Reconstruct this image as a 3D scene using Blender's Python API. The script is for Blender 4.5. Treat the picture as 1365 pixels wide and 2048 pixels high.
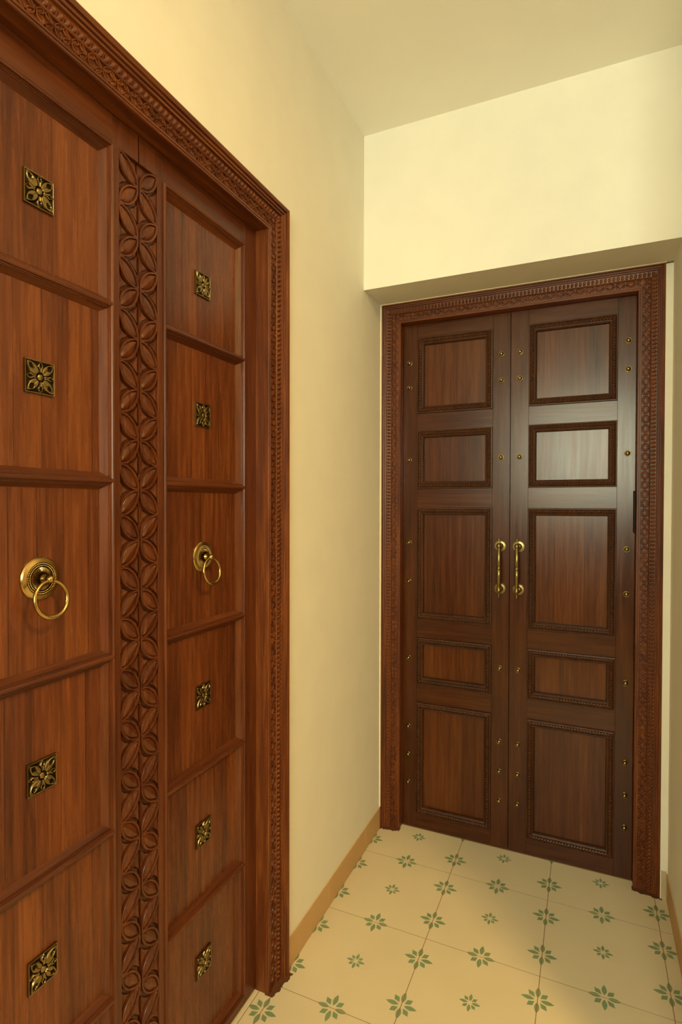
import bpy, bmesh, math, random
from math import sin, cos, pi, sqrt, radians, atan2
from mathutils import Vector, Matrix

for o in list(bpy.data.objects):
    bpy.data.objects.remove(o)
scene = bpy.context.scene
C = scene.collection
random.seed(7)

# ------------------------------------------------------------------ camera
F_PX, YAW, PITCH, ROLL, EYE = 1108.27, 0.41924, -0.01392, 0.002, 1.35
cam_data = bpy.data.cameras.new('camera')
cam_data.sensor_fit = 'VERTICAL'
cam_data.sensor_height = 36.0
cam_data.sensor_width = 24.0
cam_data.lens = F_PX / 2048.0 * 36.0
cam_data.clip_start = 0.02
cam = bpy.data.objects.new('camera', cam_data)
C.objects.link(cam)
fw = Vector((-sin(YAW) * cos(PITCH), cos(YAW) * cos(PITCH), sin(PITCH)))
rt = Vector((cos(YAW), sin(YAW), 0))
up = rt.cross(fw)
r2 = rt * cos(ROLL) + up * sin(ROLL)
u2 = up * cos(ROLL) - rt * sin(ROLL)
m = Matrix((r2, u2, -fw)).transposed().to_4x4()
m.translation = (0, 0, EYE)
cam.matrix_world = m
scene.camera = cam

# ------------------------------------------------------------------ look, world, lights
scene.view_settings.view_transform = 'Standard'
scene.view_settings.look = 'None'
scene.view_settings.gamma = 1.0
scene.view_settings.use_curve_mapping = False
scene.view_settings.exposure = 0.34

SKY_STRENGTH = 20.0
SKY_COLOR = (1.0, 0.98, 0.70)
LAMP_POWER = 34.0
LAMPS = [(1.0, 0.40, 1.02, (1.0, 0.66, 0.22))]      # x, y, share of the power, colour

world = bpy.data.worlds.new('sky')
scene.world = world
world.use_nodes = True
wb = world.node_tree.nodes['Background']
wb.inputs['Color'].default_value = SKY_COLOR + (1,)
wb.inputs['Strength'].default_value = SKY_STRENGTH

# ------------------------------------------------------------------ dimensions (metres)
XL = -0.786          # left wall
XR = 0.258           # pier on the right of the niche
YB = 1.973           # upper back wall
YN = 2.166           # back plane of the niche
ZC = 2.746           # ceiling
ZS = 2.165           # niche soffit
XE, YE = 1.55, -2.45  # far right wall, wall behind the camera
PIER_Y = 1.25        # the pier on the right starts here
TW, TU, TV = 0.3343, -0.784, 1.9994    # floor tile size and grid origin
OPW, OPH, FRW = 0.862, 2.0935, 0.083   # door opening, casing width
LDX, LDY = -0.8335, 0.864              # face plane of left doors, their seam
BDY, BDX = 2.228, -0.276               # face plane of back doors, their seam

# ------------------------------------------------------------------ node helpers
def new_mat(name):
    mt = bpy.data.materials.new(name)
    mt.use_nodes = True
    nt = mt.node_tree
    return mt, nt, nt.nodes['Principled BSDF']

def N(nt, kind, **kw):
    n = nt.nodes.new(kind)
    for k, v in kw.items():
        if k.startswith('i_'):
            n.inputs[k[2:].replace('_', ' ')].default_value = v
        else:
            setattr(n, k, v)
    return n

def srgb(r, g, b):
    f = lambda c: ((c / 255 + 0.055) / 1.055) ** 2.4 if c > 10 else c / 255 / 12.92
    return (f(r), f(g), f(b), 1)

def wood(name, axis, light, mid, dark, rough=0.33, planks=0.0, bump=0.10, figure=1.0):
    """Polished wood; the grain runs along the object's own axis."""
    mt, nt, bs = new_mat(name)
    L = nt.links.new
    tc = N(nt, 'ShaderNodeTexCoord')
    oi = N(nt, 'ShaderNodeObjectInfo')
    mul = N(nt, 'ShaderNodeMath', operation='MULTIPLY'); mul.inputs[1].default_value = 23.7
    L(oi.outputs['Random'], mul.inputs[0])
    add = N(nt, 'ShaderNodeVectorMath', operation='ADD')
    L(tc.outputs['Object'], add.inputs[0]); L(mul.outputs[0], add.inputs[1])
    def stretched(across, along):
        mp = N(nt, 'ShaderNodeMapping')
        s = [across] * 3
        s['xyz'.index(axis)] = along
        mp.inputs['Scale'].default_value = s
        L(add.outputs[0], mp.inputs['Vector'])
        return mp
    m1 = stretched(1.0, 0.045)
    n1 = N(nt, 'ShaderNodeTexNoise'); n1.inputs['Scale'].default_value = 95; n1.inputs['Detail'].default_value = 5
    n1.inputs['Roughness'].default_value = 0.62; n1.inputs['Distortion'].default_value = 0.25
    L(m1.outputs[0], n1.inputs['Vector'])
    m2 = stretched(1.0, 0.10)
    n2 = N(nt, 'ShaderNodeTexNoise'); n2.inputs['Scale'].default_value = 11 * figure; n2.inputs['Detail'].default_value = 3
    n2.inputs['Distortion'].default_value = 1.4
    L(m2.outputs[0], n2.inputs['Vector'])
    m3 = stretched(1.0, 0.03)
    n3 = N(nt, 'ShaderNodeTexNoise'); n3.inputs['Scale'].default_value = 420; n3.inputs['Detail'].default_value = 2
    L(m3.outputs[0], n3.inputs['Vector'])
    def mad(a, k, c):
        q = N(nt, 'ShaderNodeMath', operation='MULTIPLY_ADD')
        L(a, q.inputs[0]); q.inputs[1].default_value = k
        if isinstance(c, float): q.inputs[2].default_value = c
        else: L(c, q.inputs[2])
        return q.outputs[0]
    f = mad(n1.outputs['Fac'], 0.62, -0.165)
    f = mad(n2.outputs['Fac'], 0.48, f)
    f = mad(n3.outputs['Fac'], 0.36, f)
    if planks:
        sep = N(nt, 'ShaderNodeSeparateXYZ'); L(add.outputs[0], sep.inputs[0])
        comp = sep.outputs[0 if axis == 'z' else 2]
        jit = mad(n2.outputs['Fac'], 0.004, comp)
        sc = mad(jit, 1.0 / 0.052, 0.0)
        fl = N(nt, 'ShaderNodeMath', operation='FLOOR'); L(sc, fl.inputs[0])
        wn = N(nt, 'ShaderNodeTexWhiteNoise', noise_dimensions='1D'); L(fl.outputs[0], wn.inputs['W'])
        f = mad(wn.outputs['Value'], planks, f)
        f = mad(f, 1.0, -planks * 0.5)
        fr = N(nt, 'ShaderNodeMath', operation='FRACT'); L(sc, fr.inputs[0])
        lt = N(nt, 'ShaderNodeMath', operation='LESS_THAN'); L(fr.outputs[0], lt.inputs[0]); lt.inputs[1].default_value = 0.030
        f = mad(lt.outputs[0], -0.20, f)
    cr = N(nt, 'ShaderNodeValToRGB')
    cr.color_ramp.elements[0].position = 0.26; cr.color_ramp.elements[0].color = dark
    cr.color_ramp.elements[1].position = 0.86; cr.color_ramp.elements[1].color = light
    e = cr.color_ramp.elements.new(0.55); e.color = mid
    L(f, cr.inputs['Fac'])
    L(cr.outputs['Color'], bs.inputs['Base Color'])
    bp = N(nt, 'ShaderNodeBump'); bp.inputs['Strength'].default_value = bump; bp.inputs['Distance'].default_value = 0.002
    L(n3.outputs['Fac'], bp.inputs['Height'])
    L(bp.outputs[0], bs.inputs['Normal'])
    rg = mad(n1.outputs['Fac'], 0.16, rough - 0.08)
    L(rg, bs.inputs['Roughness'])
    bs.inputs['Specular IOR Level'].default_value = 0.33
    return mt

def paint(name, col, rough=0.75, var=0.05, bump=0.25, scale=9.0):
    mt, nt, bs = new_mat(name)
    L = nt.links.new
    geo = N(nt, 'ShaderNodeNewGeometry')
    n = N(nt, 'ShaderNodeTexNoise'); n.inputs['Scale'].default_value = scale; n.inputs['Detail'].default_value = 5
    L(geo.outputs['Position'], n.inputs['Vector'])
    mx = N(nt, 'ShaderNodeMix', data_type='RGBA')
    mx.inputs[6].default_value = tuple(c * (1 - var) for c in col[:3]) + (1,)
    mx.inputs[7].default_value = tuple(min(1, c * (1 + var)) for c in col[:3]) + (1,)
    L(n.outputs['Fac'], mx.inputs[0]); L(mx.outputs[2], bs.inputs['Base Color'])
    n2 = N(nt, 'ShaderNodeTexNoise'); n2.inputs['Scale'].default_value = 55; n2.inputs['Detail'].default_value = 3
    L(geo.outputs['Position'], n2.inputs['Vector'])
    ad = N(nt, 'ShaderNodeMath', operation='MULTIPLY_ADD'); ad.inputs[1].default_value = 0.25
    L(n2.outputs['Fac'], ad.inputs[0]); L(n.outputs['Fac'], ad.inputs[2])
    bp = N(nt, 'ShaderNodeBump'); bp.inputs['Strength'].default_value = bump; bp.inputs['Distance'].default_value = 0.003
    L(ad.outputs[0], bp.inputs['Height']); L(bp.outputs[0], bs.inputs['Normal'])
    bs.inputs['Roughness'].default_value = rough
    bs.inputs['Specular IOR Level'].default_value = 0.3
    return mt

def metal(name, col, rough=0.3, var=0.25):
    mt, nt, bs = new_mat(name)
    L = nt.links.new
    tc = N(nt, 'ShaderNodeTexCoord')
    n = N(nt, 'ShaderNodeTexNoise'); n.inputs['Scale'].default_value = 120; n.inputs['Detail'].default_value = 4
    L(tc.outputs['Object'], n.inputs['Vector'])
    mx = N(nt, 'ShaderNodeMix', data_type='RGBA')
    mx.inputs[6].default_value = tuple(c * (1 - var) for c in col[:3]) + (1,)
    mx.inputs[7].default_value = col
    L(n.outputs['Fac'], mx.inputs[0]); L(mx.outputs[2], bs.inputs['Base Color'])
    bs.inputs['Metallic'].default_value = 1.0
    bs.inputs['Roughness'].default_value = rough
    return mt

def plain(name, col, rough=0.6, metallic=0.0):
    mt, nt, bs = new_mat(name)
    tc = N(nt, 'ShaderNodeTexCoord')
    n = N(nt, 'ShaderNodeTexNoise'); n.inputs['Scale'].default_value = 40
    nt.links.new(tc.outputs['Object'], n.inputs['Vector'])
    mx = N(nt, 'ShaderNodeMix', data_type='RGBA')
    mx.inputs[6].default_value = tuple(c * 0.93 for c in col[:3]) + (1,); mx.inputs[7].default_value = col
    nt.links.new(n.outputs['Fac'], mx.inputs[0]); nt.links.new(mx.outputs[2], bs.inputs['Base Color'])
    bs.inputs['Roughness'].default_value = rough; bs.inputs['Metallic'].default_value = metallic
    return mt

# teak of the left pair: redder; back pair: browner; carved mouldings: darker stain
LT = ((.232, .071, .0165, 1), (.120, .0315, .0088, 1), (.036, .0085, .0035, 1))
LS = ((.165, .046, .0115, 1), (.088, .0220, .0064, 1), (.030, .0075, .003, 1))
BT = ((.128, .0350, .0050, 1), (.071, .0168, .0028, 1), (.027, .0062, .0015, 1))
BS = ((.100, .0260, .0042, 1), (.052, .0122, .0024, 1), (.019, .0045, .0013, 1))
FR = ((.245, .072, .0125, 1), (.112, .027, .0058, 1), (.032, .0075, .003, 1))
DK = ((.105, .033, .007, 1), (.052, .0150, .0038, 1), (.018, .0055, .002, 1))
M = {
    'panel_l': wood('teak_panel_red', 'z', *LT, rough=0.27, planks=0.17, bump=0.04),
    'stile_l': wood('teak_stile_red', 'z', *LS, rough=0.31, bump=0.05),
    'rail_l': wood('teak_rail_red', 'x', *LS, rough=0.31, bump=0.05),
    'carve_l': wood('teak_carved_red', 'z', *LS, rough=0.29),
    'panel_b': wood('teak_panel_brown', 'z', *BT, rough=0.24, planks=0.20, bump=0.03),
    'stile_b': wood('teak_stile_brown', 'z', *BS, rough=0.23, bump=0.03),
    'rail_b': wood('teak_rail_brown', 'x', *BS, rough=0.24, bump=0.03),
    'frame_v': wood('teak_casing_upright', 'z', *FR, rough=0.40, figure=1.5),
    'frame_h': wood('teak_casing_head', 'x', *FR, rough=0.40, figure=1.5),
    'dark_v': wood('dark_carved_upright', 'z', *DK, rough=0.42),
    'dark_h': wood('dark_carved_level', 'x', *DK, rough=0.42),
    'wall': paint('cream_wall_paint', srgb(230, 226, 212), rough=0.72),
    'lobby': paint('low_bounce_lobby_tan', srgb(160, 138, 108), rough=0.75),  # tan chosen for the unseen lobby walls to cut bounced fill light
    'ceiling': paint('cream_ceiling_paint', srgb(242, 240, 230), rough=0.85, var=0.02, bump=0.1),
    'skirting': paint('beige_skirting', srgb(196, 160, 112), rough=0.55, var=0.04, bump=0.08),
    'skirting_pale': paint('pale_skirting', srgb(184, 170, 138), rough=0.55, var=0.04, bump=0.08),
    'plaster': plain('white_plaster', srgb(240, 232, 205), 0.8),
    'tile': paint('cream_cement_tile', srgb(212, 197, 164), rough=0.42, var=0.06, bump=0.05, scale=6.0),
    'green': plain('green_inlay', srgb(126, 146, 108), 0.45),
    'grout': plain('brown_grout', srgb(140, 98, 58), 0.9),
    'brass': metal('antique_brass', srgb(192, 160, 96), 0.25),
    'brass_old': metal('aged_brass', srgb(152, 130, 84), 0.28, 0.35),
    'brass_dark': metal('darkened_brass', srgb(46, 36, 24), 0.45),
    'iron': plain('dark_hinge_iron', srgb(32, 24, 20), 0.5, 0.6),
    'smear': plain('dried_varnish', srgb(92, 54, 30), 0.6),
    'white': plain('white_painted_wood', srgb(230, 226, 214), 0.5),
}
gm = bpy.data.materials.new('clear_window_glass'); gm.use_nodes = True
gnt = gm.node_tree; gnt.nodes.remove(gnt.nodes['Principled BSDF'])
g_t = N(gnt, 'ShaderNodeBsdfTransparent'); g_t.inputs['Color'].default_value = (0.97, 0.98, 0.97, 1)
g_g = N(gnt, 'ShaderNodeBsdfGlossy'); g_g.inputs['Roughness'].default_value = 0.02
g_f = N(gnt, 'ShaderNodeFresnel'); g_f.inputs['IOR'].default_value = 1.45
g_m = N(gnt, 'ShaderNodeMixShader')
gnt.links.new(g_f.outputs[0], g_m.inputs[0]); gnt.links.new(g_t.outputs[0], g_m.inputs[1]); gnt.links.new(g_g.outputs[0], g_m.inputs[2])
gnt.links.new(g_m.outputs[0], gnt.nodes['Material Output'].inputs['Surface'])
M['glass'] = gm
em, ent, ebs = new_mat('lit_lamp_diffuser')
ebs.inputs['Base Color'].default_value = (0.9, 0.85, 0.75, 1)

# ------------------------------------------------------------------ mesh helpers
def link(name, me, mats, parent=None, loc=(0, 0, 0), rot=(0, 0, 0), smooth=False):
    if not isinstance(mats, (list, tuple)):
        mats = [mats]
    if not me.materials:
        for q in mats:
            me.materials.append(q)
    if smooth:
        for p in me.polygons:
            p.use_smooth = True
        if smooth == 'angle':
            me.set_sharp_from_angle(angle=radians(28))
    o = bpy.data.objects.new(name, me)
    C.objects.link(o)
    o.parent = parent
    o.location = loc
    o.rotation_euler = rot
    return o

def copy_to(o, loc, rot=None, parent=None):
    c = o.copy()
    C.objects.link(c)
    c.parent = parent if parent else o.parent
    c.location = loc
    if rot is not None:
        c.rotation_euler = rot
    return c

def mesh(name, verts, faces, fix=True):
    me = bpy.data.meshes.new(name)
    me.from_pydata([tuple(v) for v in verts], [], faces)
    me.update()
    if fix:
        b = bmesh.new(); b.from_mesh(me)
        bmesh.ops.remove_doubles(b, verts=b.verts, dist=1e-6)
        bmesh.ops.recalc_face_normals(b, faces=b.faces)
        b.to_mesh(me); b.free()
    return me

def box_vf(x0, x1, y0, y1, z0, z1):
    v = [(x, y, z) for x in (x0, x1) for y in (y0, y1) for z in (z0, z1)]
    f = [(0, 1, 3, 2), (4, 6, 7, 5), (0, 4, 5, 1), (2, 3, 7, 6), (0, 2, 6, 4), (1, 5, 7, 3)]
    return v, f

def box(name, x0, x1, y0, y1, z0, z1, bevel=0.0):
    v, f = box_vf(x0, x1, y0, y1, z0, z1)
    me = bpy.data.meshes.new(name)
    b = bmesh.new()
    bv = [b.verts.new(q) for q in v]
    for q in f:
        b.faces.new([bv[i] for i in q])
    bmesh.ops.recalc_face_normals(b, faces=b.faces)
    if bevel:
        bmesh.ops.bevel(b, geom=b.edges[:], offset=bevel, segments=1, affect='EDGES')
    b.to_mesh(me); b.free()
    return me

def boxes(name, lst):
    V, Fc = [], []
    for q in lst:
        v, f = box_vf(*q)
        k = len(V)
        V += v
        Fc += [tuple(i + k for i in t) for t in f]
    return mesh(name, V, Fc, fix=False)

def lathe(name, prof, seg=24, axis='y'):
    """Profile (radius, height) turned about an axis; height along +axis."""
    V, Fc = [], []
    for r, h in prof:
        for k in range(seg):
            a = 2 * pi * k / seg
            if axis == 'y':
                V.append((r * cos(a), h, r * sin(a)))
            else:
                V.append((r * cos(a), r * sin(a), h))
    for i in range(len(prof) - 1):
        for k in range(seg):
            k2 = (k + 1) % seg
            Fc.append((i * seg + k, i * seg + k2, (i + 1) * seg + k2, (i + 1) * seg + k))
    Fc.append(tuple(range(seg)))
    Fc.append(tuple((len(prof) - 1) * seg + k for k in range(seg)))
    return mesh(name, V, Fc)

def swept(name, paths, closed=False, caps=True):
    """paths[k] = the k-th profile point carried along the corners of the run."""
    n, p = len(paths), len(paths[0])
    V = [v for path in paths for v in path]
    Fc = []
    for i in range(n - 1):
        for j in range(p if closed else p - 1):
            j2 = (j + 1) % p
            Fc.append((i * p + j, i * p + j2, (i + 1) * p + j2, (i + 1) * p + j))
    if caps and not closed:
        Fc.append(tuple(i * p for i in range(n)))
        Fc.append(tuple(i * p + p - 1 for i in range(n)))
    return mesh(name, V, Fc)

def tag(o, label, cat, kind=None, group=None):
    o['label'] = label
    o['category'] = cat
    if kind: o['kind'] = kind
    if group: o['group'] = group
    return o

def empty(name, loc, rz=0.0):
    o = bpy.data.objects.new(name, None)
    C.objects.link(o)
    o.location = loc
    o.rotation_euler = (0, 0, rz)
    o.empty_display_size = 0.1
    return o

# ------------------------------------------------------------------ room shell
T = 0.18
fy0, fy1 = LDY - OPW / 2 - FRW + 0.002, LDY + OPW / 2 + FRW - 0.002
fz1 = OPH + FRW - 0.002
wl = link('wall_left', boxes('wall_left', [
    (XL - T, XL, YE - T, fy0, 0, ZC),
    (XL - T, XL, fy1, YN + 0.2, 0, ZC),
    (XL - T, XL, fy0, fy1, fz1, ZC),
    (XL - T - 0.1, XL - T, fy0 - 0.1, fy1 + 0.1, 0, fz1 + 0.1)]), M['wall'])  # last box: unseen backing added behind the leaves to stop light leaks
tag(wl, 'cream painted wall around the door with brass ring pulls', 'wall', 'structure')

bx0, bx1 = BDX - OPW / 2 - FRW + 0.002, BDX + OPW / 2 + FRW - 0.002
def prism(quad, x0, x1):
    v = [(x0, y, z) for y, z in quad] + [(x1, y, z) for y, z in quad]
    n = len(quad)
    f = [tuple(range(n)), tuple(range(n, 2 * n))] + [(i, (i + 1) % n, n + (i + 1) % n, n + i) for i in range(n)]
    return v, f
V, Fc = prism([(YB, ZS), (YN + 0.2, ZS + 0.012), (YN + 0.2, ZC), (YB, ZC)], XL, XR)
for q in [(XL, XR, YN + 0.2, YN + 0.3, 0, ZC), (bx1, XR, YN, YN + 0.2, 0, ZS), (bx0, bx1, YN + 0.001, YN + 0.2, fz1, ZS + 0.02)]:  # first box: unseen backing added behind the back leaves against light leaks
    v, f = box_vf(*q); k = len(V); V += v; Fc += [tuple(i + k for i in t) for t in f]
wbk = link('wall_back', mesh('wall_back', V, Fc, fix=False), M['wall'])
b = bmesh.new(); b.from_mesh(wbk.data); bmesh.ops.recalc_face_normals(b, faces=b.faces); b.to_mesh(wbk.data); b.free()
tag(wbk, 'bright cream wall overhanging the recessed studded door', 'wall', 'structure')
# white plaster line beside and above the back casing
for q in [(XL, XL + 0.0035, YN - 0.006, YN + 0.004, 0.09, ZS + 0.004), (XL, XR - 0.02, YN - 0.003, YN + 0.004, ZS + 0.004, ZS + 0.0135)]:
    link('plaster_line', box('plaster_line', *q), M['plaster'], wbk)

wr = link('wall_right', boxes('wall_right', [(XR, XE, PIER_Y, YN + 0.2, 0, ZC)]), M['wall'])
tag(wr, 'narrow cream wall return at the side of the door recess', 'wall', 'structure')
wo = link('wall_side', boxes('wall_side', [(XE, XE + T, YE - T, PIER_Y + T, 0, ZC)]), M['lobby'])
tag(wo, 'unseen side wall of the lobby, toned tan to cut bounced light', 'wall', 'structure')
WX0, WX1, WZ0, WZ1 = -0.66, 1.10, 1.36, 2.56
wf = link('wall_front', boxes('wall_front', [
    (XL, WX0, YE - T, YE, 0, ZC), (WX1, XE, YE - T, YE, 0, ZC),
    (WX0, WX1, YE - T, YE, 0, WZ0), (WX0, WX1, YE - T, YE, WZ1, ZC)]), M['lobby'])
tag(wf, 'unseen wall toned tan to cut bounced light, with a wide daylight window', 'wall', 'structure')
ce = link('ceiling', boxes('ceiling', [(XL - T, XE + T, YE - T, YN + 0.2, ZC, ZC + 0.12)]), M['ceiling'])
tag(ce, 'plain pale cream ceiling', 'ceiling', 'structure')

win = empty('window_1', ((WX0 + WX1) / 2, YE - 0.08, WZ0))
tag(win, 'white framed two-pane window behind the camera', 'window', 'structure')
hw, hh = (WX1 - WX0) / 2, WZ1 - WZ0
for q in [(-hw, -hw + .045, -.03, .03, 0, hh), (hw - .045, hw, -.03, .03, 0, hh), (-.025, .025, -.03, .03, .045, hh - .045),
          (-hw + .045, hw - .045, -.03, .03, 0, .045), (-hw + .045, hw - .045, -.03, .03, hh - .045, hh)]:
    link('window_frame', box('window_frame', *q, bevel=.003), M['white'], win)
for x0, x1 in ((-hw + .045, -.025), (.025, hw - .045)):
    link('pane', box('pane', x0, x1, -.002, .002, .045, hh - .045), M['glass'], win)
pl = bpy.data.lights.new('window_front_offscreen', 'AREA')
pl.shape = 'RECTANGLE'; pl.size = WX1 - WX0; pl.size_y = WZ1 - WZ0
pl.cycles.is_portal = True
po = bpy.data.objects.new('window_front_offscreen', pl); C.objects.link(po)
po.location = ((WX0 + WX1) / 2, YE - T - 0.01, (WZ0 + WZ1) / 2); po.rotation_euler = (radians(90), 0, 0)

# flush ceiling lamps of the lobby
AREA = pi * 0.15 ** 2
LAMP_LABELS = ['round white flush ceiling lamp in the side bay of the lobby', 'round white flush ceiling lamp above the ring-pull door', 'round white flush ceiling lamp near the window']
for i, (lx, ly, share, lcol) in enumerate(LAMPS):
    lo = empty('ceiling_lamp_offscreen', (lx, ly, ZC))
    tag(lo, LAMP_LABELS[i], 'lamp')
    link('housing', lathe('housing', [(0.05, 0.0), (0.165, 0.0), (0.17, -0.02), (0.165, -0.045), (0.152, -0.048), (0.150, -0.04), (0.05, -0.038)], 32, 'z'), M['white'], lo)
    mt = em.copy()
    pb = mt.node_tree.nodes['Principled BSDF']
    pb.inputs['Emission Strength'].default_value = LAMP_POWER * share / (AREA * pi)
    pb.inputs['Emission Color'].default_value = lcol + (1,)
    link('diffuser_offscreen', lathe('diffuser', [(0.149, -0.039), (0.149, -0.046), (0.11, -0.054), (0.05, -0.058), (0.005, -0.059)], 32, 'z'), mt, lo, smooth=True)

# ------------------------------------------------------------------ floor of patterned tiles
fl = link('floor', boxes('floor', [(XL - T, XE, YE, YN + 0.2, -0.06, -0.0005)]), M['grout'])
tag(fl, 'cream cement tile floor printed with green eight-petal flowers', 'floor', 'structure')

def clip(poly, x0, x1, y0, y1):
    for ax, lim, sgn in ((0, x0, 1), (0, x1, -1), (1, y0, 1), (1, y1, -1)):
        out = []
        for i in range(len(poly)):
            a, b_ = poly[i - 1], poly[i]
            da, db = sgn * (a[ax] - lim), sgn * (b_[ax] - lim)
            if (da >= 0) != (db >= 0):
                t = da / (da - db)
                out.append((a[0] + t * (b_[0] - a[0]), a[1] + t * (b_[1] - a[1])))
            if db >= 0:
                out.append(b_)
        poly = out
        if not poly:
            return []
    return poly

def flower_polys(cx, cy, s):
    P = []
    for k in range(8):
        a = k * pi / 4
        if k % 2 == 0:
            r0, r1, w = 0.0075, 0.0435, 0.0068
            pts = [(r0 + (r1 - r0) * i / 8, w * sin(pi * (i / 8) ** 0.92)) for i in range(9)]
            pts = pts + [(x, -y) for x, y in reversed(pts[1:-1])]
        else:
            r0, r1, w = 0.0100, 0.0365, 0.0080
            md = r0 + (r1 - r0) * 0.52
            pts = [(r0, 0), (md, w), (r1, 0), (md, -w)]
        P.append([(cx + s * (x * cos(a) - y * sin(a)), cy + s * (x * sin(a) + y * cos(a))) for x, y in pts])
    return P

def tile_mesh(x0, x1, y0, y1):
    """Tile in its own grid cell [0,TW]x[0,TW], cut to the given range."""
    g = 0.0010
    cx0, cx1, cy0, cy1 = max(x0, g), min(x1, TW - g), max(y0, g), min(y1, TW - g)
    b = bmesh.new()
    v, f = box_vf(cx0, cx1, cy0, cy1, -0.012, 0.0)
    bv = [b.verts.new(q) for q in v]
    fs = [b.faces.new([bv[i] for i in q]) for q in f]
    bmesh.ops.recalc_face_normals(b, faces=b.faces)
    cent = [(0, TW / 4, 1), (0, 3 * TW / 4, 1), (TW, TW / 4, 1), (TW, 3 * TW / 4, 1), (TW / 2, 0, 1), (TW / 2, TW, 1), (TW / 2, TW / 2, 0.67)]
    for px, py, s in cent:
        for P in flower_polys(px, py, s):
            Q = clip(P, cx0, cx1, cy0, cy1)
            if len(Q) > 2:
                q = b.faces.new([b.verts.new((x, y, 0.00015)) for x, y in Q])
                q.normal_update()
                if q.normal.z < 0: q.normal_flip()
                q.material_index = 1
    me = bpy.data.meshes.new('tile')
    b.to_mesh(me); b.free()
    me.materials.append(M['tile']); me.materials.append(M['green'])
    return me

full = tile_mesh(0, TW, 0, TW)
FX0, FX1, FY0, FY1 = LDX + 0.012, XE, YE, BDY - 0.002
i0, i1 = math.floor((FX0 - TU) / TW), math.ceil((FX1 - TU) / TW)
j0, j1 = math.floor((FY0 - TV) / TW), math.ceil((FY1 - TV) / TW)
for i in range(i0, i1):
    for j in range(j0, j1):
        ox, oy = TU + i * TW, TV + j * TW
        if ox > XR + 0.02 and oy > PIER_Y + 0.02:
            continue
        lim = (FX0 - ox, (FX1 if oy < PIER_Y - TW else max(XR + 0.004, FX0)) - ox, FY0 - oy, FY1 - oy)
        if oy >= PIER_Y - TW and oy < PIER_Y:
            lim = (lim[0], FX1 - ox, lim[2], lim[3])
        if lim[1] <= 0.004: continue
        whole = lim[0] <= 0 and lim[1] >= TW and lim[2] <= 0 and lim[3] >= TW
        me = full if whole else tile_mesh(*lim)
        o = bpy.data.objects.new('tile', me); C.objects.link(o); o.parent = fl; o.location = (ox, oy, 0)

# threshold slip between the tiles and the left door leaves
link('threshold_slip', box('threshold_slip', LDX - 0.03, FX0 - 0.002, LDY - OPW / 2, LDY + OPW / 2, -0.012, 0.0), M["tile"], fl)

# ------------------------------------------------------------------ skirting
def skirting(name, pieces, mt, label):
    bo = empty(name, (0, 0, 0))
    tag(bo, label, 'skirting', 'structure')
    for q in pieces:
        link('skirting_tile', box('skirting_tile', *q, bevel=0.001), mt, bo)
    return bo
yl0, yl1 = LDY + OPW / 2 + FRW, YN - 0.004
cuts = [yl0] + [TV + k * TW for k in range(-4, 2) if yl0 < TV + k * TW < yl1] + [yl1]
skirting('baseboard_left', [(XL - 0.01, XL + 0.003, a + .0005, b_ - .0005, 0, 0.087) for a, b_ in zip(cuts, cuts[1:])], M['skirting'],
         'low beige skirting tiles along the cream wall between the two doors')
skirting('baseboard_right', [(XR - 0.003, XR + 0.01, PIER_Y + .002, TV - .0005, 0, 0.092), (XR - 0.003, XR + 0.01, TV + .0005, YN - .001, 0, 0.092)], M['skirting'],
         'low beige skirting on the side return of the door recess')
skirting('baseboard_back', [(BDX + OPW / 2 + FRW + 0.001, XR - 0.0035, YN - 0.0025, YN + 0.01, 0, 0.098)], M['skirting_pale'],
         'short pale skirting piece between the studded door casing and the return')

# ------------------------------------------------------------------ carved casing
PROF = [(0.0, -0.05), (0.0, 0.0400), (0.0015, 0.0420), (0.0050, 0.0420), (0.0056, 0.0402), (0.0072, 0.0402), (0.0078, 0.0420),
        (0.0120, 0.0420), (0.0130, 0.0385), (0.0372, 0.0385), (0.0378, 0.0430), (0.0392, 0.0445), (0.0410, 0.0440), (0.0420, 0.0400),
        (0.0595, 0.0430), (0.0600, 0.0490), (0.0635, 0.0502), (0.0640, 0.0486), (0.0655, 0.0486), (0.0660, 0.0530), (0.0700, 0.0545),
        (0.0705, 0.0528), (0.0722, 0.0528), (0.0728, 0.0580), (0.0790, 0.0605), (0.0820, 0.0600), (0.0830, 0.0580), (0.0830, -0.01)]

# four-petal carved flower, pitch 32.5 mm
def carved_flower_mesh():
    V, Fc = [], []
    hw_, hl = 0.0112, 0.0158
    L0 = sqrt(hw_ ** 2 + hl ** 2)
    for sx in (-1, 1):
        for sz in (-1, 1):
            a = atan2(sz * hl, sx * hw_)
            layers = [(1.00, 1.00, 0.0), (0.97, 0.95, 0.0044), (0.88, 0.72, 0.0046), (0.80, 0.52, 0.0016), (0.45, 0.2, 0.0024)]
            k0 = len(V); n = 12
            for lf, wf_, h in layers:
                for i in range(n):
                    t = 2 * pi * i / n
                    u = 0.52 * L0 + 0.46 * L0 * lf * cos(t)
                    v = 0.0050 * wf_ * sin(t) * (0.55 + 0.75 * (u / L0))
                    V.append((u * cos(a) - v * sin(a), -h, u * sin(a) + v * cos(a)))
            for q in range(len(layers) - 1):
                for i in range(n):
                    i2 = (i + 1) % n
                    Fc.append((k0 + q * n + i, k0 + q * n + i2, k0 + (q + 1) * n + i2, k0 + (q + 1) * n + i))
            Fc.append(tuple(k0 + 4 * n + i for i in range(n)))
    return mesh('carved_flower', V, Fc)

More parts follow.
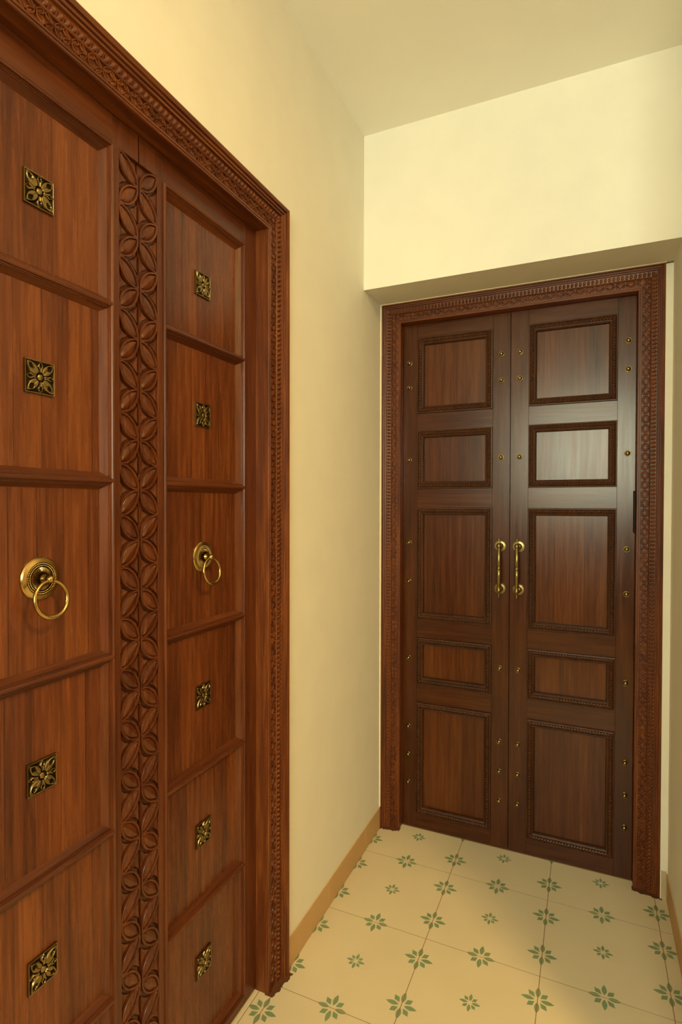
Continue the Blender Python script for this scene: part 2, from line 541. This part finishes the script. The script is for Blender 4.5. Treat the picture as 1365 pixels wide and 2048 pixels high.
def tooth_run(name, pts_dirs):
    """One joined run of scalloped teeth. pts_dirs: (origin, along, across) per tooth; y is the depth axis."""
    V, Fc = [], []
    n, rings = 8, 3
    for (o, al, ac) in pts_dirs:
        k0 = len(V)
        for r in range(rings):
            ph = r / rings * pi / 2
            for i in range(n):
                t = 2 * pi * i / n
                u = 0.0054 * cos(ph) * cos(t)
                v = 0.0084 * cos(ph) * sin(t)
                h = 0.0078 * sin(ph)
                u += 0.0022 * (h / 0.0078) + 0.0016 * (1 - (v / 0.0084) ** 2)
                V.append((o[0] + al[0] * u + ac[0] * v, o[1] - h + 0.001, o[2] + al[1] * u + ac[1] * v))
        V.append((o[0] + al[0] * 0.0035, o[1] - 0.0075, o[2] + al[1] * 0.0035))
        for r in range(rings - 1):
            for i in range(n):
                i2 = (i + 1) % n
                Fc.append((k0 + r * n + i, k0 + r * n + i2, k0 + (r + 1) * n + i2, k0 + (r + 1) * n + i))
        for i in range(n):
            Fc.append((k0 + (rings - 1) * n + i, k0 + (rings - 1) * n + (i + 1) % n, k0 + rings * n))
    return mesh(name, V, Fc)

def casing(name, loc, rz, label):
    """Local frame: x across, y into the wall, z up; origin on the floor under the seam of the leaves."""
    root = empty(name, loc, rz)
    tag(root, label, 'door frame', 'structure')
    h = OPW / 2
    lj = [[(-h - w, -d, 0.0), (-h - w, -d, OPH + w)] for w, d in PROF]
    rj = [[(h + w, -d, 0.0), (h + w, -d, OPH + w)] for w, d in PROF]
    hd = [[(-h - w, -d, OPH + w), (h + w, -d, OPH + w)] for w, d in PROF]
    link('jamb', swept('jamb', lj), M['frame_v'], root)
    link('jamb', swept('jamb', rj), M['frame_v'], root)
    link('head', swept('head', hd), M['frame_h'], root)
    # flowers
    wc, dc, pitch = 0.0252, 0.0380, 0.0325
    fm = carved_flower_mesh()
    fo = None
    spots = []
    top = OPH + wc
    nleg = int((top - 0.02) / pitch)
    for s in (-1, 1):
        for k in range(nleg + 1):
            z = top - k * pitch
            if z > 0.018: spots.append((s * (h + wc), z, 0))
    span = 2 * (h + wc)
    nh = round(span / pitch)
    for k in range(1, nh):
        spots.append((-h - wc + span * k / nh, top, pi / 2))
    for x, z, ry in spots:
        mt = M['frame_v'] if ry == 0 else M['frame_h']
        if fo is None:
            fo = link('carved_flower', fm, M['frame_v'], root, (x, -dc, z), (0, ry, 0))
        else:
            copy_to(fo, (x, -dc, z), (0, ry, 0))
    # teeth
    wt, dt, tp = 0.0505, 0.0405, 0.0136
    nz = int((OPH + wt - 0.008) / tp)
    for s in (-1, 1):
        o = link('toothed_moulding', tooth_run('toothed_moulding', [((s * (h + wt), -dt, 0.012 + k * tp), (0, 1), (1, 0)) for k in range(nz)]), M['frame_v'], root, smooth=True)
        o['kind'] = 'stuff'
    nx = int(2 * (h + wt) / tp)
    o = link('toothed_moulding', tooth_run('toothed_moulding', [((-h - wt + 0.004 + k * tp, -dt, OPH + wt), (1, 0), (0, 1)) for k in range(nx + 1)]), M['frame_h'], root, smooth=True)
    o['kind'] = 'stuff'
    return root

LEFT = ((LDX, LDY, 0.0), pi / 2)
BACK = ((BDX, BDY, 0.0), 0.0)
casing('trim_1', *LEFT, 'carved teak door frame around the leaves with brass ring pulls')
casing('trim_2', *BACK, 'carved teak door frame around the brass-studded leaves in the recess')

# varnish smeared on the tiles at the feet of the casings
def smear(x0, x1, seed, place):
    rnd = random.Random(seed)
    n = 22
    pts = [(x0 + (x1 - x0) * k / n, -0.052 - 0.012 * (k / n if place > 0 else 1 - k / n) - 0.0015 - rnd.random() * 0.0075) for k in range(n + 1)]
    V = [(x, y, 0.0007) for x, y in pts] + [(x, -0.03, 0.0007) for x, y in pts] + [(x, y, -0.001) for x, y in pts] + [(x, -0.03, -0.001) for x, y in pts]
    m_ = n + 1
    Fc = []
    for k in range(n):
        Fc += [(k, k + 1, m_ + k + 1, m_ + k), (k, 2 * m_ + k, 2 * m_ + k + 1, k + 1)]
    return mesh('varnish_smear', V, Fc)
h_ = OPW / 2
for (lc, rz), sides in ((LEFT, (1,)), (BACK, (-1, 1))):
    for sd in sides:
        xa, xb = (h_ - 0.004, h_ + FRW + 0.004) if sd > 0 else (-h_ - FRW + 0.006, -h_ + 0.004)
        link('varnish_smear', smear(xa, xb, 3 + sd, sd), M['smear'], fl, lc, (0, 0, rz))

# ------------------------------------------------------------------ brass fittings
def plaque_mesh():
    n, s = 96, 0.0275
    V, Fc, mi = [], [], []
    def smooth(e0, e1, x):
        t = max(0.0, min(1.0, (x - e0) / (e1 - e0)))
        return t * t * (3 - 2 * t)
    def height(x, y):
        ax, ay = abs(x), abs(y)
        e = max(ax, ay)
        h = 0.10 + 0.55 * smooth(0.90, 0.95, e)
        r = sqrt(x * x + y * y)
        a = atan2(y, x)
        def petal(ang, r0, r1, wmax, h0, h1, wh):
            u = x * cos(ang) + y * sin(ang)
            v = abs(-x * sin(ang) + y * cos(ang))
            t = (u - r0) / (r1 - r0)
            if t <= 0 or t >= 1: return 0.0
            w = wmax * (sin(pi * t ** 0.8)) ** 0.75
            if v > w: return 0.0
            k = 1 - v / max(w, 1e-6)
            hgt = 0.10 + 0.90 * smooth(0.0, 0.30, k) * smooth(0.0, 0.10, t)
            th = (u - h0) / (h1 - h0)
            if 0 < th < 1:
                w2 = wh * sin(pi * th ** 1.1)
                if v < w2:
                    hgt *= 1 - 0.9 * smooth(0.0, 0.35, 1 - v / w2)
            if t < 0.45:
                hgt -= 0.22 * (1 - smooth(0.0, 0.035, v))
            return max(hgt, 0.02)
        best = 0.0
        for q in range(4):
            best = max(best, petal(pi / 4 + q * pi / 2, 0.22, 1.26, 0.33, 0.62, 1.10, 0.17))
        if best < 0.05:
            for q in range(4):
                best = max(best, petal(q * pi / 2, 0.24, 0.95, 0.24, 0.55, 0.88, 0.10))
        if best > 0: h = max(best, h if e > 0.92 else 0)
        if r < 0.2:
            h = max(h, 0.5 + 0.5 * sqrt(max(0, 1 - (r / 0.2) ** 2)))
        elif r < 0.26 and best == 0: h = 0.1
        return h
    H = [[height(-1 + 2 * i / n, -1 + 2 * j / n) for j in range(n + 1)] for i in range(n + 1)]
    for i in range(n + 1):
        for j in range(n + 1):
            V.append((s * (-1 + 2 * i / n), -0.0022 - 0.0042 * H[i][j], s * (-1 + 2 * j / n)))
    for i in range(n):
        for j in range(n):
            Fc.append((i * (n + 1) + j, (i + 1) * (n + 1) + j, (i + 1) * (n + 1) + j + 1, i * (n + 1) + j + 1))
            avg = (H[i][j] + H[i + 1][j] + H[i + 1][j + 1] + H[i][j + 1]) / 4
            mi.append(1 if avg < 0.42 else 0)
    k = len(V)
    V += [(-s, 0, -s), (s, 0, -s), (s, 0, s), (-s, 0, s)]
    c = [0, n * (n + 1), n * (n + 1) + n, n]
    ed = [[i * (n + 1) for i in range(n + 1)], [n * (n + 1) + j for j in range(n + 1)],
          [(n - i) * (n + 1) + n for i in range(n + 1)], [n - j for j in range(n + 1)]]
    for q in range(4):
        Fc.append(tuple(ed[q]) + (k + (q + 1) % 4, k + q)); mi.append(0)
    Fc.append((k, k + 1, k + 2, k + 3)); mi.append(0)
    me = bpy.data.meshes.new('flower_plaque')
    me.from_pydata(V, [], Fc); me.update()
    for p, q in zip(me.polygons, mi):
        p.material_index = q
    b = bmesh.new(); b.from_mesh(me); bmesh.ops.recalc_face_normals(b, faces=b.faces); b.to_mesh(me); b.free()
    for p in me.polygons: p.use_smooth = True
    me.set_sharp_from_angle(angle=radians(55))
    me.materials.append(M['brass_old']); me.materials.append(M['brass_dark'])
    return me

PLAQUE = plaque_mesh()

def ring_pull_meshes():
    plate = lathe('ring_pull', [(0.0365, 0.0), (0.0365, -0.0025), (0.0345, -0.0048), (0.0280, -0.0062), (0.0272, -0.0050), (0.0205, -0.0058),
                                (0.0200, -0.0048), (0.0185, -0.0050), (0.0175, -0.0062), (0.0080, -0.0100)], 64)
    # beads in two rows
    V, Fc = [], []
    for R, r, cnt, d in ((0.0256, 0.00135, 56, -0.0056), (0.0222, 0.00130, 52, -0.0060)):
        for k in range(cnt):
            a = 2 * pi * k / cnt
            cx, cz = R * cos(a), R * sin(a)
            k0 = len(V)
            for ph in (0, pi / 4):
                for i in range(6):
                    t = 2 * pi * i / 6
                    V.append((cx + r * cos(ph) * cos(t), d - r * 1.2 * sin(ph), cz + r * cos(ph) * sin(t)))
            V.append((cx, d - r * 1.2, cz))
            for i in range(6):
                i2 = (i + 1) % 6
                Fc.append((k0 + i, k0 + i2, k0 + 6 + i2, k0 + 6 + i)); Fc.append((k0 + 6 + i, k0 + 6 + i2, k0 + 12))
    beads = mesh('bead_rows', V, Fc)
    # sun-ray flutes
    V, Fc = [], []
    cnt = 40
    for k in range(cnt):
        a = 2 * pi * k / cnt
        ca, sa = cos(a), sin(a)
        k0 = len(V)
        def pt(r, w, d): return (r * ca - w * sa, d, r * sa + w * ca)
        V += [pt(0.0072, 0, -0.0102), pt(0.0188, 0.00115, -0.0052), pt(0.0188, -0.00115, -0.0052), pt(0.0195, 0, -0.0064), pt(0.0085, 0, -0.0122)]
        Fc += [(k0, k0 + 1, k0 + 3, k0 + 4), (k0, k0 + 4, k0 + 3, k0 + 2), (k0 + 1, k0 + 2, k0 + 3)]
    rays = mesh('ray_flutes', V, Fc)
    boss = lathe('boss', [(0.0085, -0.0095), (0.0078, -0.0125), (0.0058, -0.0150), (0.0046, -0.0185), (0.0048, -0.0215), (0.0060, -0.0235),
                          (0.0064, -0.0265), (0.0055, -0.0295), (0.0030, -0.0315), (0.0008, -0.0320)], 20)
    # ring, thicker at the bottom, hanging through the knuckle
    V, Fc = [], []
    n, mseg, R = 56, 14, 0.0306
    for i in range(n):
        t = 2 * pi * i / n
        tr = 0.0030 + 0.0010 * (0.5 - 0.5 * cos(t))
        for k in range(mseg):
            q = 2 * pi * k / mseg
            rr = R + tr * cos(q)
            V.append((rr * sin(t), -tr * sin(q), rr * cos(t) - R))
    for i in range(n):
        for k in range(mseg):
            i2, k2 = (i + 1) % n, (k + 1) % mseg
            Fc.append((i * mseg + k, i * mseg + k2, i2 * mseg + k2, i2 * mseg + k))
    ring = mesh('ring', V, Fc)
    return plate, beads, rays, boss, ring

RING = ring_pull_meshes()
def ring_pull(parent, loc):
    pl_ = link('ring_pull', RING[0], M['brass_dark'], parent, loc, smooth='angle')
    if len(RING[0].materials) == 1:
        RING[0].materials.append(M['brass'])
        for p in RING[0].polygons:
            r = sqrt(p.center.x ** 2 + p.center.z ** 2)
            p.material_index = 1 if r > 0.0275 else 0
    link('bead_rows', RING[1], M['brass'], pl_, smooth=True)
    link('ray_flutes', RING[2], M['brass'], pl_)
    link('boss', RING[3], M['brass'], pl_, smooth=True)
    link('ring', RING[4], M['brass'], pl_, (0, -0.0255, -0.0025), (radians(-7), 0, 0), smooth=True)
    return pl_

# ------------------------------------------------------------------ left pair: ring pulls, plaques, carved meeting stile
HP = 0.0507          # one carved petal square
CT = 2.037           # top of the carving
NP = 39
LW = OPW / 2 - 0.001
RAILS = [1.730, 1.394, 1.0557, 0.7175, 0.390]
BO0, BO1, BOB, BOT = 0.068, 0.376, 0.030, 2.036
REC = 0.014
LOWER = 0.006

def petal_mesh(sgn):
    """Lens leaf lying on the diagonal of an HP square; sgn +1 rises with x."""
    V, Fc = [], []
    Ld, n = HP * sqrt(2) * 1.0, 16
    a = sgn * pi / 4
    layers = [(1.00, 1.00, -0.0080), (0.995, 0.985, -0.0008), (0.985, 0.96, 0.0002), (0.865, 0.76, 0.0002), (0.85, 0.73, -0.0042), (0.80, 0.55, -0.0022), (0.76, 0.30, -0.0008), (0.72, 0.03, 0.0002)]
    for lf, wf_, h in layers:
        pts = []
        for i in range(n + 1):
            t = i / n
            pts.append((Ld * lf * (t - 0.5), 0.0170 * wf_ * (4 * t * (1 - t)) ** 0.82))
        pts += [(x, -y) for x, y in reversed(pts[1:-1])]
        for u, v in pts:
            x, z = u * cos(a) - v * sin(a), u * sin(a) + v * cos(a)
            x = max(-HP / 2, min(HP / 2, x))
            V.append((x, -h, z))
    p = 2 * n
    for q in range(len(layers) - 1):
        for i in range(p):
            i2 = (i + 1) % p
            Fc.append((q * p + i, q * p + i2, (q + 1) * p + i2, (q + 1) * p + i))
    q = len(layers) - 1
    for i in range(n):
        i2 = i + 1
        j, j2 = (p - i) % p, (p - i2) % p
        idx = []
        for w in (q * p + i, q * p + i2, q * p + j2, q * p + j):
            if w not in idx: idx.append(w)
        if len(idx) > 2: Fc.append(tuple(idx))
    return mesh('petal', V, Fc)

def chip_mesh(side):
    """Chip-carved triangle filling the gap between two petals; point towards -side."""
    w, hgt = 0.0252, 0.0185
    pts = [(side * w, -hgt), (side * w, hgt), (side * 0.004, 0)]
    V = [(x, 0.0078, z) for x, z in pts] + [(x * 0.96, 0.0034, z * 0.9) for x, z in pts]
    mid = [((pts[i][0] + pts[(i + 1) % 3][0]) / 2, (pts[i][1] + pts[(i + 1) % 3][1]) / 2) for i in range(3)]
    mid = [(x * 0.86 + side * 0.0025, z * 0.74) for x, z in mid]
    V += [(x, 0.0046, z) for x, z in mid] + [(side * 0.0165, 0.0060, 0)]
    Fc = [(0, 1, 4, 3), (1, 2, 5, 4), (2, 0, 3, 5)]
    for i in range(3):
        Fc += [(3 + i, 6 + i, 9), (6 + i, 3 + (i + 1) % 3, 9)]
    return mesh('chip', V, Fc)

PET = {1: petal_mesh(1), -1: petal_mesh(-1)}
CHIP = {1: chip_mesh(1), -1: chip_mesh(-1)}

BORDER = [(0.0, -0.002), (0.0004, 0.0028), (0.0018, 0.0046), (0.0040, 0.0052), (0.0062, 0.0044), (0.0072, 0.0026), (0.0076, 0.0006), (0.0094, 0.0006),
          (0.0098, -0.0014), (0.0116, -0.0014), (0.0120, -0.0032), (0.0225, -REC), (0.0225, -REC - 0.004)]
RAILP = [(-0.0165, -REC - 0.004), (-0.0165, -REC), (-0.0088, -0.0032), (-0.0084, -0.0014), (-0.0068, -0.0014), (-0.0064, 0.0006), (-0.0048, 0.0008), (-0.0044, 0.0030),
         (-0.0028, 0.0046), (0.0, 0.0052), (0.0028, 0.0046), (0.0044, 0.0030), (0.0048, 0.0008), (0.0064, 0.0006), (0.0068, -0.0014), (0.0084, -0.0014), (0.0088, -0.0032),
         (0.0165, -REC), (0.0165, -REC - 0.004)]

def left_leaf(name, side, label):
    """side +1: leaf to the right of the seam (local x > 0), -1: to the left."""
    root = empty(name, LEFT[0], LEFT[1])
    tag(root, label, 'door', 'structure')
    def X(a, b_):
        a, b_ = a * side, b_ * side
        return (min(a, b_), max(a, b_))
    TH = 0.036
    # stiles and rails
    link('meeting_stile', box('meeting_stile', *X(HP + .0016, BO0), 0, TH, LOWER, OPH - .001, .0006), M['stile_l'], root)
    link('meeting_stile_top', box('meeting_stile_top', *X(.0018, HP + .0016), 0, TH, CT + .0005, OPH - .001, .0006), M['stile_l'], root)
    link('outer_stile', box('outer_stile', *X(BO1, LW), 0, TH, LOWER, OPH - .001, .0006), M['stile_l'], root)
    link('top_rail', box('top_rail', *X(BO0, BO1), 0, TH, BOT, OPH - .001, .0006), M['rail_l'], root)
    link('bottom_rail', box('bottom_rail', *X(BO0, BO1), 0, TH, LOWER, BOB, .0006), M['rail_l'], root)
    # border moulding, four mitred sticks
    x0, x1 = BO0, BO1
    def stick(nm, fn, mt):
        link(nm, swept(nm, [[(side * x, -d, z) for x, z in fn(w)] for w, d in BORDER]), mt, root)
    stick('border_moulding', lambda w: [(x0 + w, BOB + w), (x0 + w, BOT - w)], M['stile_l'])
    stick('border_moulding', lambda w: [(x1 - w, BOB + w), (x1 - w, BOT - w)], M['stile_l'])
    stick('border_moulding', lambda w: [(x0 + w, BOT - w), (x1 - w, BOT - w)], M['rail_l'])
    stick('border_moulding', lambda w: [(x0 + w, BOB + w), (x1 - w, BOB + w)], M['rail_l'])
    for z in RAILS:
        link('cross_rail', swept('cross_rail', [[(side * (x0 + .0045), -d, z + w), (side * (x1 - .0045), -d, z + w)] for w, d in RAILP]), M['rail_l'], root)
    zs = [BOT - 0.006] + RAILS + [BOB + 0.006]
    for zt, zb in zip(zs, zs[1:]):
        link('panel', box('panel', *X(x0 + .014, x1 - .014), REC, REC + 0.012, zb + 0.010, zt - 0.010), M['panel_l'], root)
    # carved strip
    ground = link('carved_strip', box('carved_strip', *X(.0022, HP + .0016), 0.0078, TH, LOWER, CT + .0005), M['carve_l'], root)
    link('carving_foot', box('carving_foot', *X(.0018, HP + .0016), 0.0, 0.0078, LOWER, CT - NP * HP - .0005, .0004), M['stile_l'], ground)
    first = {}
    for k in range(NP):
        z = CT - (k + 0.5) * HP
        up_right = (k % 2 == 0)                 # right leaf starts with a rising petal at the top
        sgn = 1 if (up_right == (side > 0)) else -1
        loc = (side * (HP / 2 + 0.0018), 0, z)
        if sgn not in first:
            first[sgn] = link('petal', PET[sgn], M['carve_l'], ground, loc)
        else:
            copy_to(first[sgn], loc)
    # chip-carved triangles between the petals
    fc = {}
    for k in range(NP + 1):
        z = CT - k * HP
        if k in (0, NP): continue
        # petal k-1 above, k below: they meet on one side, the triangle opens to the other
        up_right = ((k - 1) % 2 == 0)
        sgn = 1 if (up_right == (side > 0)) else -1
        open_side = 1 if sgn > 0 else -1        # rising petal above: lower end on the left, gap on the right
        loc = (side * (HP / 2 + 0.0018), 0, z)
        if open_side not in fc:
            fc[open_side] = link('chip_carving', CHIP[open_side], M['carve_l'], ground, loc)
        else:
            copy_to(fc[open_side], loc)
    # fittings
    for k, z in enumerate((1.872, 1.562, 0.889, 0.556, 0.238)):
        o = link('flower_plaque', PLAQUE, M['brass'], root, (side * 0.2165, REC, z))
    ring_pull(root, (side * 0.2165, REC, 1.2235))
    return root

left_leaf('door_1', -1, 'red-brown teak door leaf with brass plaques, farther from the tiled corner')
left_leaf('door_2', 1, 'red-brown teak door leaf with brass plaques, hinged beside the bare cream wall')

# ------------------------------------------------------------------ back pair: studded leaves with rope-framed panels
PZ = [(2.034, 1.725), (1.654, 1.415), (1.337, 0.874), (0.798, 0.606), (0.528, 0.065)]
MI, MO = 0.067, 0.371       # moulding outer edges measured from the seam
MPROF = [(0.0, -0.002), (0.0, 0.0060), (0.0012, 0.0080), (0.0034, 0.0082), (0.0042, 0.0062), (0.0056, 0.0066), (0.0085, 0.0098), (0.0125, 0.0115), (0.0165, 0.0098),
         (0.0192, 0.0060), (0.0206, 0.0058), (0.0212, 0.0078), (0.0232, 0.0092), (0.0256, 0.0078), (0.0262, 0.0050), (0.0275, 0.0040), (0.0290, -0.0085), (0.0290, -0.012)]
BREC = 0.0090

def leaf_run(name, spots):
    """Slanted acanthus-like lobes standing on the rounded band of a panel moulding."""
    V, Fc = [], []
    n = 6
    for (x, z, al, ac) in spots:
        k0 = len(V)
        for r, (rr, h) in enumerate(((1.0, -0.001), (0.74, 0.0034), (0.30, 0.0050))):
            for i in range(n):
                t = 2 * pi * i / n
                u = 0.0040 * rr * cos(t)
                v = 0.0086 * rr * sin(t)
                u += v * 0.45
                b_ = 0.0062 + 0.0055 * max(0, 1 - (v / 0.0085) ** 2)
                V.append((x + al[0] * u + ac[0] * v, -(b_ + h), z + al[1] * u + ac[1] * v))
        for r in range(2):
            for i in range(n):
                i2 = (i + 1) % n
                Fc.append((k0 + r * n + i, k0 + r * n + i2, k0 + (r + 1) * n + i2, k0 + (r + 1) * n + i))
        Fc.append(tuple(k0 + 2 * n + i for i in range(n)))
    return mesh(name, V, Fc)

STUD = lathe('stud', [(0.0108, 0.0), (0.0108, -0.0020), (0.0101, -0.0032), (0.0092, -0.0030), (0.0086, -0.0016), (0.0080, -0.0018), (0.0079, -0.0062), (0.0066, -0.0092), (0.0044, -0.0112), (0.0012, -0.0119)], 24)
STUD.materials.append(M['brass_old'])
for p in STUD.polygons: p.use_smooth = True

BAR = lathe('pull_handle', [(0.0008, -0.1150), (0.0028, -0.1140), (0.0022, -0.1110), (0.0038, -0.1085), (0.0026, -0.1060), (0.0030, -0.1010), (0.0042, -0.0985), (0.0030, -0.0960),
                            (0.0052, -0.0945), (0.0084, -0.0900), (0.0096, -0.0850), (0.0084, -0.0800), (0.0056, -0.0762), (0.0066, -0.0745), (0.0056, -0.0728), (0.0070, -0.0715),
                            (0.0080, -0.0300), (0.0086, -0.0080), (0.0068, -0.0062), (0.0066, -0.0050), (0.0088, -0.0035), (0.0092, 0.0), (0.0088, 0.0035), (0.0066, 0.0050), (0.0068, 0.0062),
                            (0.0086, 0.0080), (0.0080, 0.0300), (0.0070, 0.0715), (0.0056, 0.0728), (0.0066, 0.0745), (0.0056, 0.0762), (0.0084, 0.0800), (0.0096, 0.0850),
                            (0.0084, 0.0900), (0.0052, 0.0945), (0.0030, 0.0960), (0.0042, 0.0985), (0.0030, 0.1010), (0.0026, 0.1060), (0.0038, 0.1085), (0.0022, 0.1110), (0.0028, 0.1140), (0.0008, 0.1150)], 20, 'z')
ROSE = lathe('rose', [(0.0225, 0.0), (0.0225, -0.0025), (0.0210, -0.0042), (0.0192, -0.0042), (0.0182, -0.0030), (0.0120, -0.0036), (0.0100, -0.0065), (0.0070, -0.0090)], 28)
POST = lathe('post', [(0.0075, -0.0030), (0.0058, -0.0100), (0.0052, -0.0200), (0.0062, -0.0360)], 16)

def back_leaf(name, side, label):
    root = empty(name, BACK[0], BACK[1])
    tag(root, label, 'door', 'structure')
    def X(a, b_):
        a, b_ = a * side, b_ * side
        return (min(a, b_), max(a, b_))
    TH = 0.036
    link('meeting_stile', box('meeting_stile', *X(.0008, MI), 0, TH, .004, OPH - .001, .0007), M['stile_b'], root)
    link('outer_stile', box('outer_stile', *X(MO, LW), 0, TH, .004, OPH - .001, .0007), M['stile_b'], root)
    zs = [OPH - .001] + [z for p_ in PZ for z in p_] + [.004]
    for k in range(0, len(zs), 2):
        link('rail', box('rail', *X(MI, MO), 0, TH, zs[k + 1], zs[k], .0005), M['rail_b'], root)
    for zt, zb in PZ:
        link('panel', box('panel', *X(MI + .02, MO - .02), BREC, BREC + .012, zb + .02, zt - .02), M['panel_b'], root)
        P = [[(side * (MI + w), -d, zb + w) for w, d in MPROF]]
        x0, x1 = MI, MO
        ring = [[(side * (x0 + w), -d, zb + w), (side * (x1 - w), -d, zb + w), (side * (x1 - w), -d, zt - w), (side * (x0 + w), -d, zt - w)] for w, d in MPROF]
        mo = link('panel_moulding', swept('panel_moulding', ring, closed=True), M['dark_v'], root)
        wc, pt = 0.0125, 0.0102
        sp = []
        nz = round((zt - zb - 2 * wc) / pt); nx = round((x1 - x0 - 2 * wc) / pt)
        for k in range(nz + 1):
            z = zb + wc + (zt - zb - 2 * wc) * k / nz
            sp.append((side * (x0 + wc), z, (0, 1), (1, 0))); sp.append((side * (x1 - wc), z, (0, 1), (-1, 0)))
        for k in range(1, nx):
            x = side * (x0 + wc + (x1 - x0 - 2 * wc) * k / nx)
            sp.append((x, zb + wc, (1, 0), (0, 1))); sp.append((x, zt - wc, (1, 0), (0, -1)))
        lo = link('leaf_carving', leaf_run('leaf_carving', sp), M['dark_h'], mo, smooth=True)
        lo['kind'] = 'stuff'
    z9 = [1.935, 1.834, 1.534, 1.191, 1.030, 0.710, 0.422, 0.304, 0.187]
    for z in z9:
        link('stud', STUD, M['brass'], root, (side * (LW - 0.0255), 0, z))
    for z in z9[:3] + z9[5:]:
        link('stud', STUD, M['brass'], root, (side * 0.0345, 0, z))
    hd = link('pull_handle', BAR, M['brass_old'], root, (side * 0.0345 - (0.003 if side > 0 else 0), -0.040, 1.106), smooth=True)
    for dz in (0.083, -0.083):
        link('rose', ROSE, M['brass_old'], hd, (0.003 if side > 0 else 0, 0.040, dz), smooth='angle')
        link('post', POST, M['brass_old'], hd, (0.001 if side > 0 else 0, 0.040, dz), smooth=True)
    if side > 0:
        link('hinge', lathe('hinge', [(0.002, -0.075), (0.0045, -0.073), (0.0045, 0.073), (0.002, 0.075)], 12, 'z'), M['iron'], root, (LW - 0.002, -0.003, 1.325))
    return root

back_leaf('door_3', -1, 'brown brass-studded teak door leaf nearest the plain cream side wall with skirting')
back_leaf('door_4', 1, 'brown brass-studded teak door leaf beside the pale strip of wall')
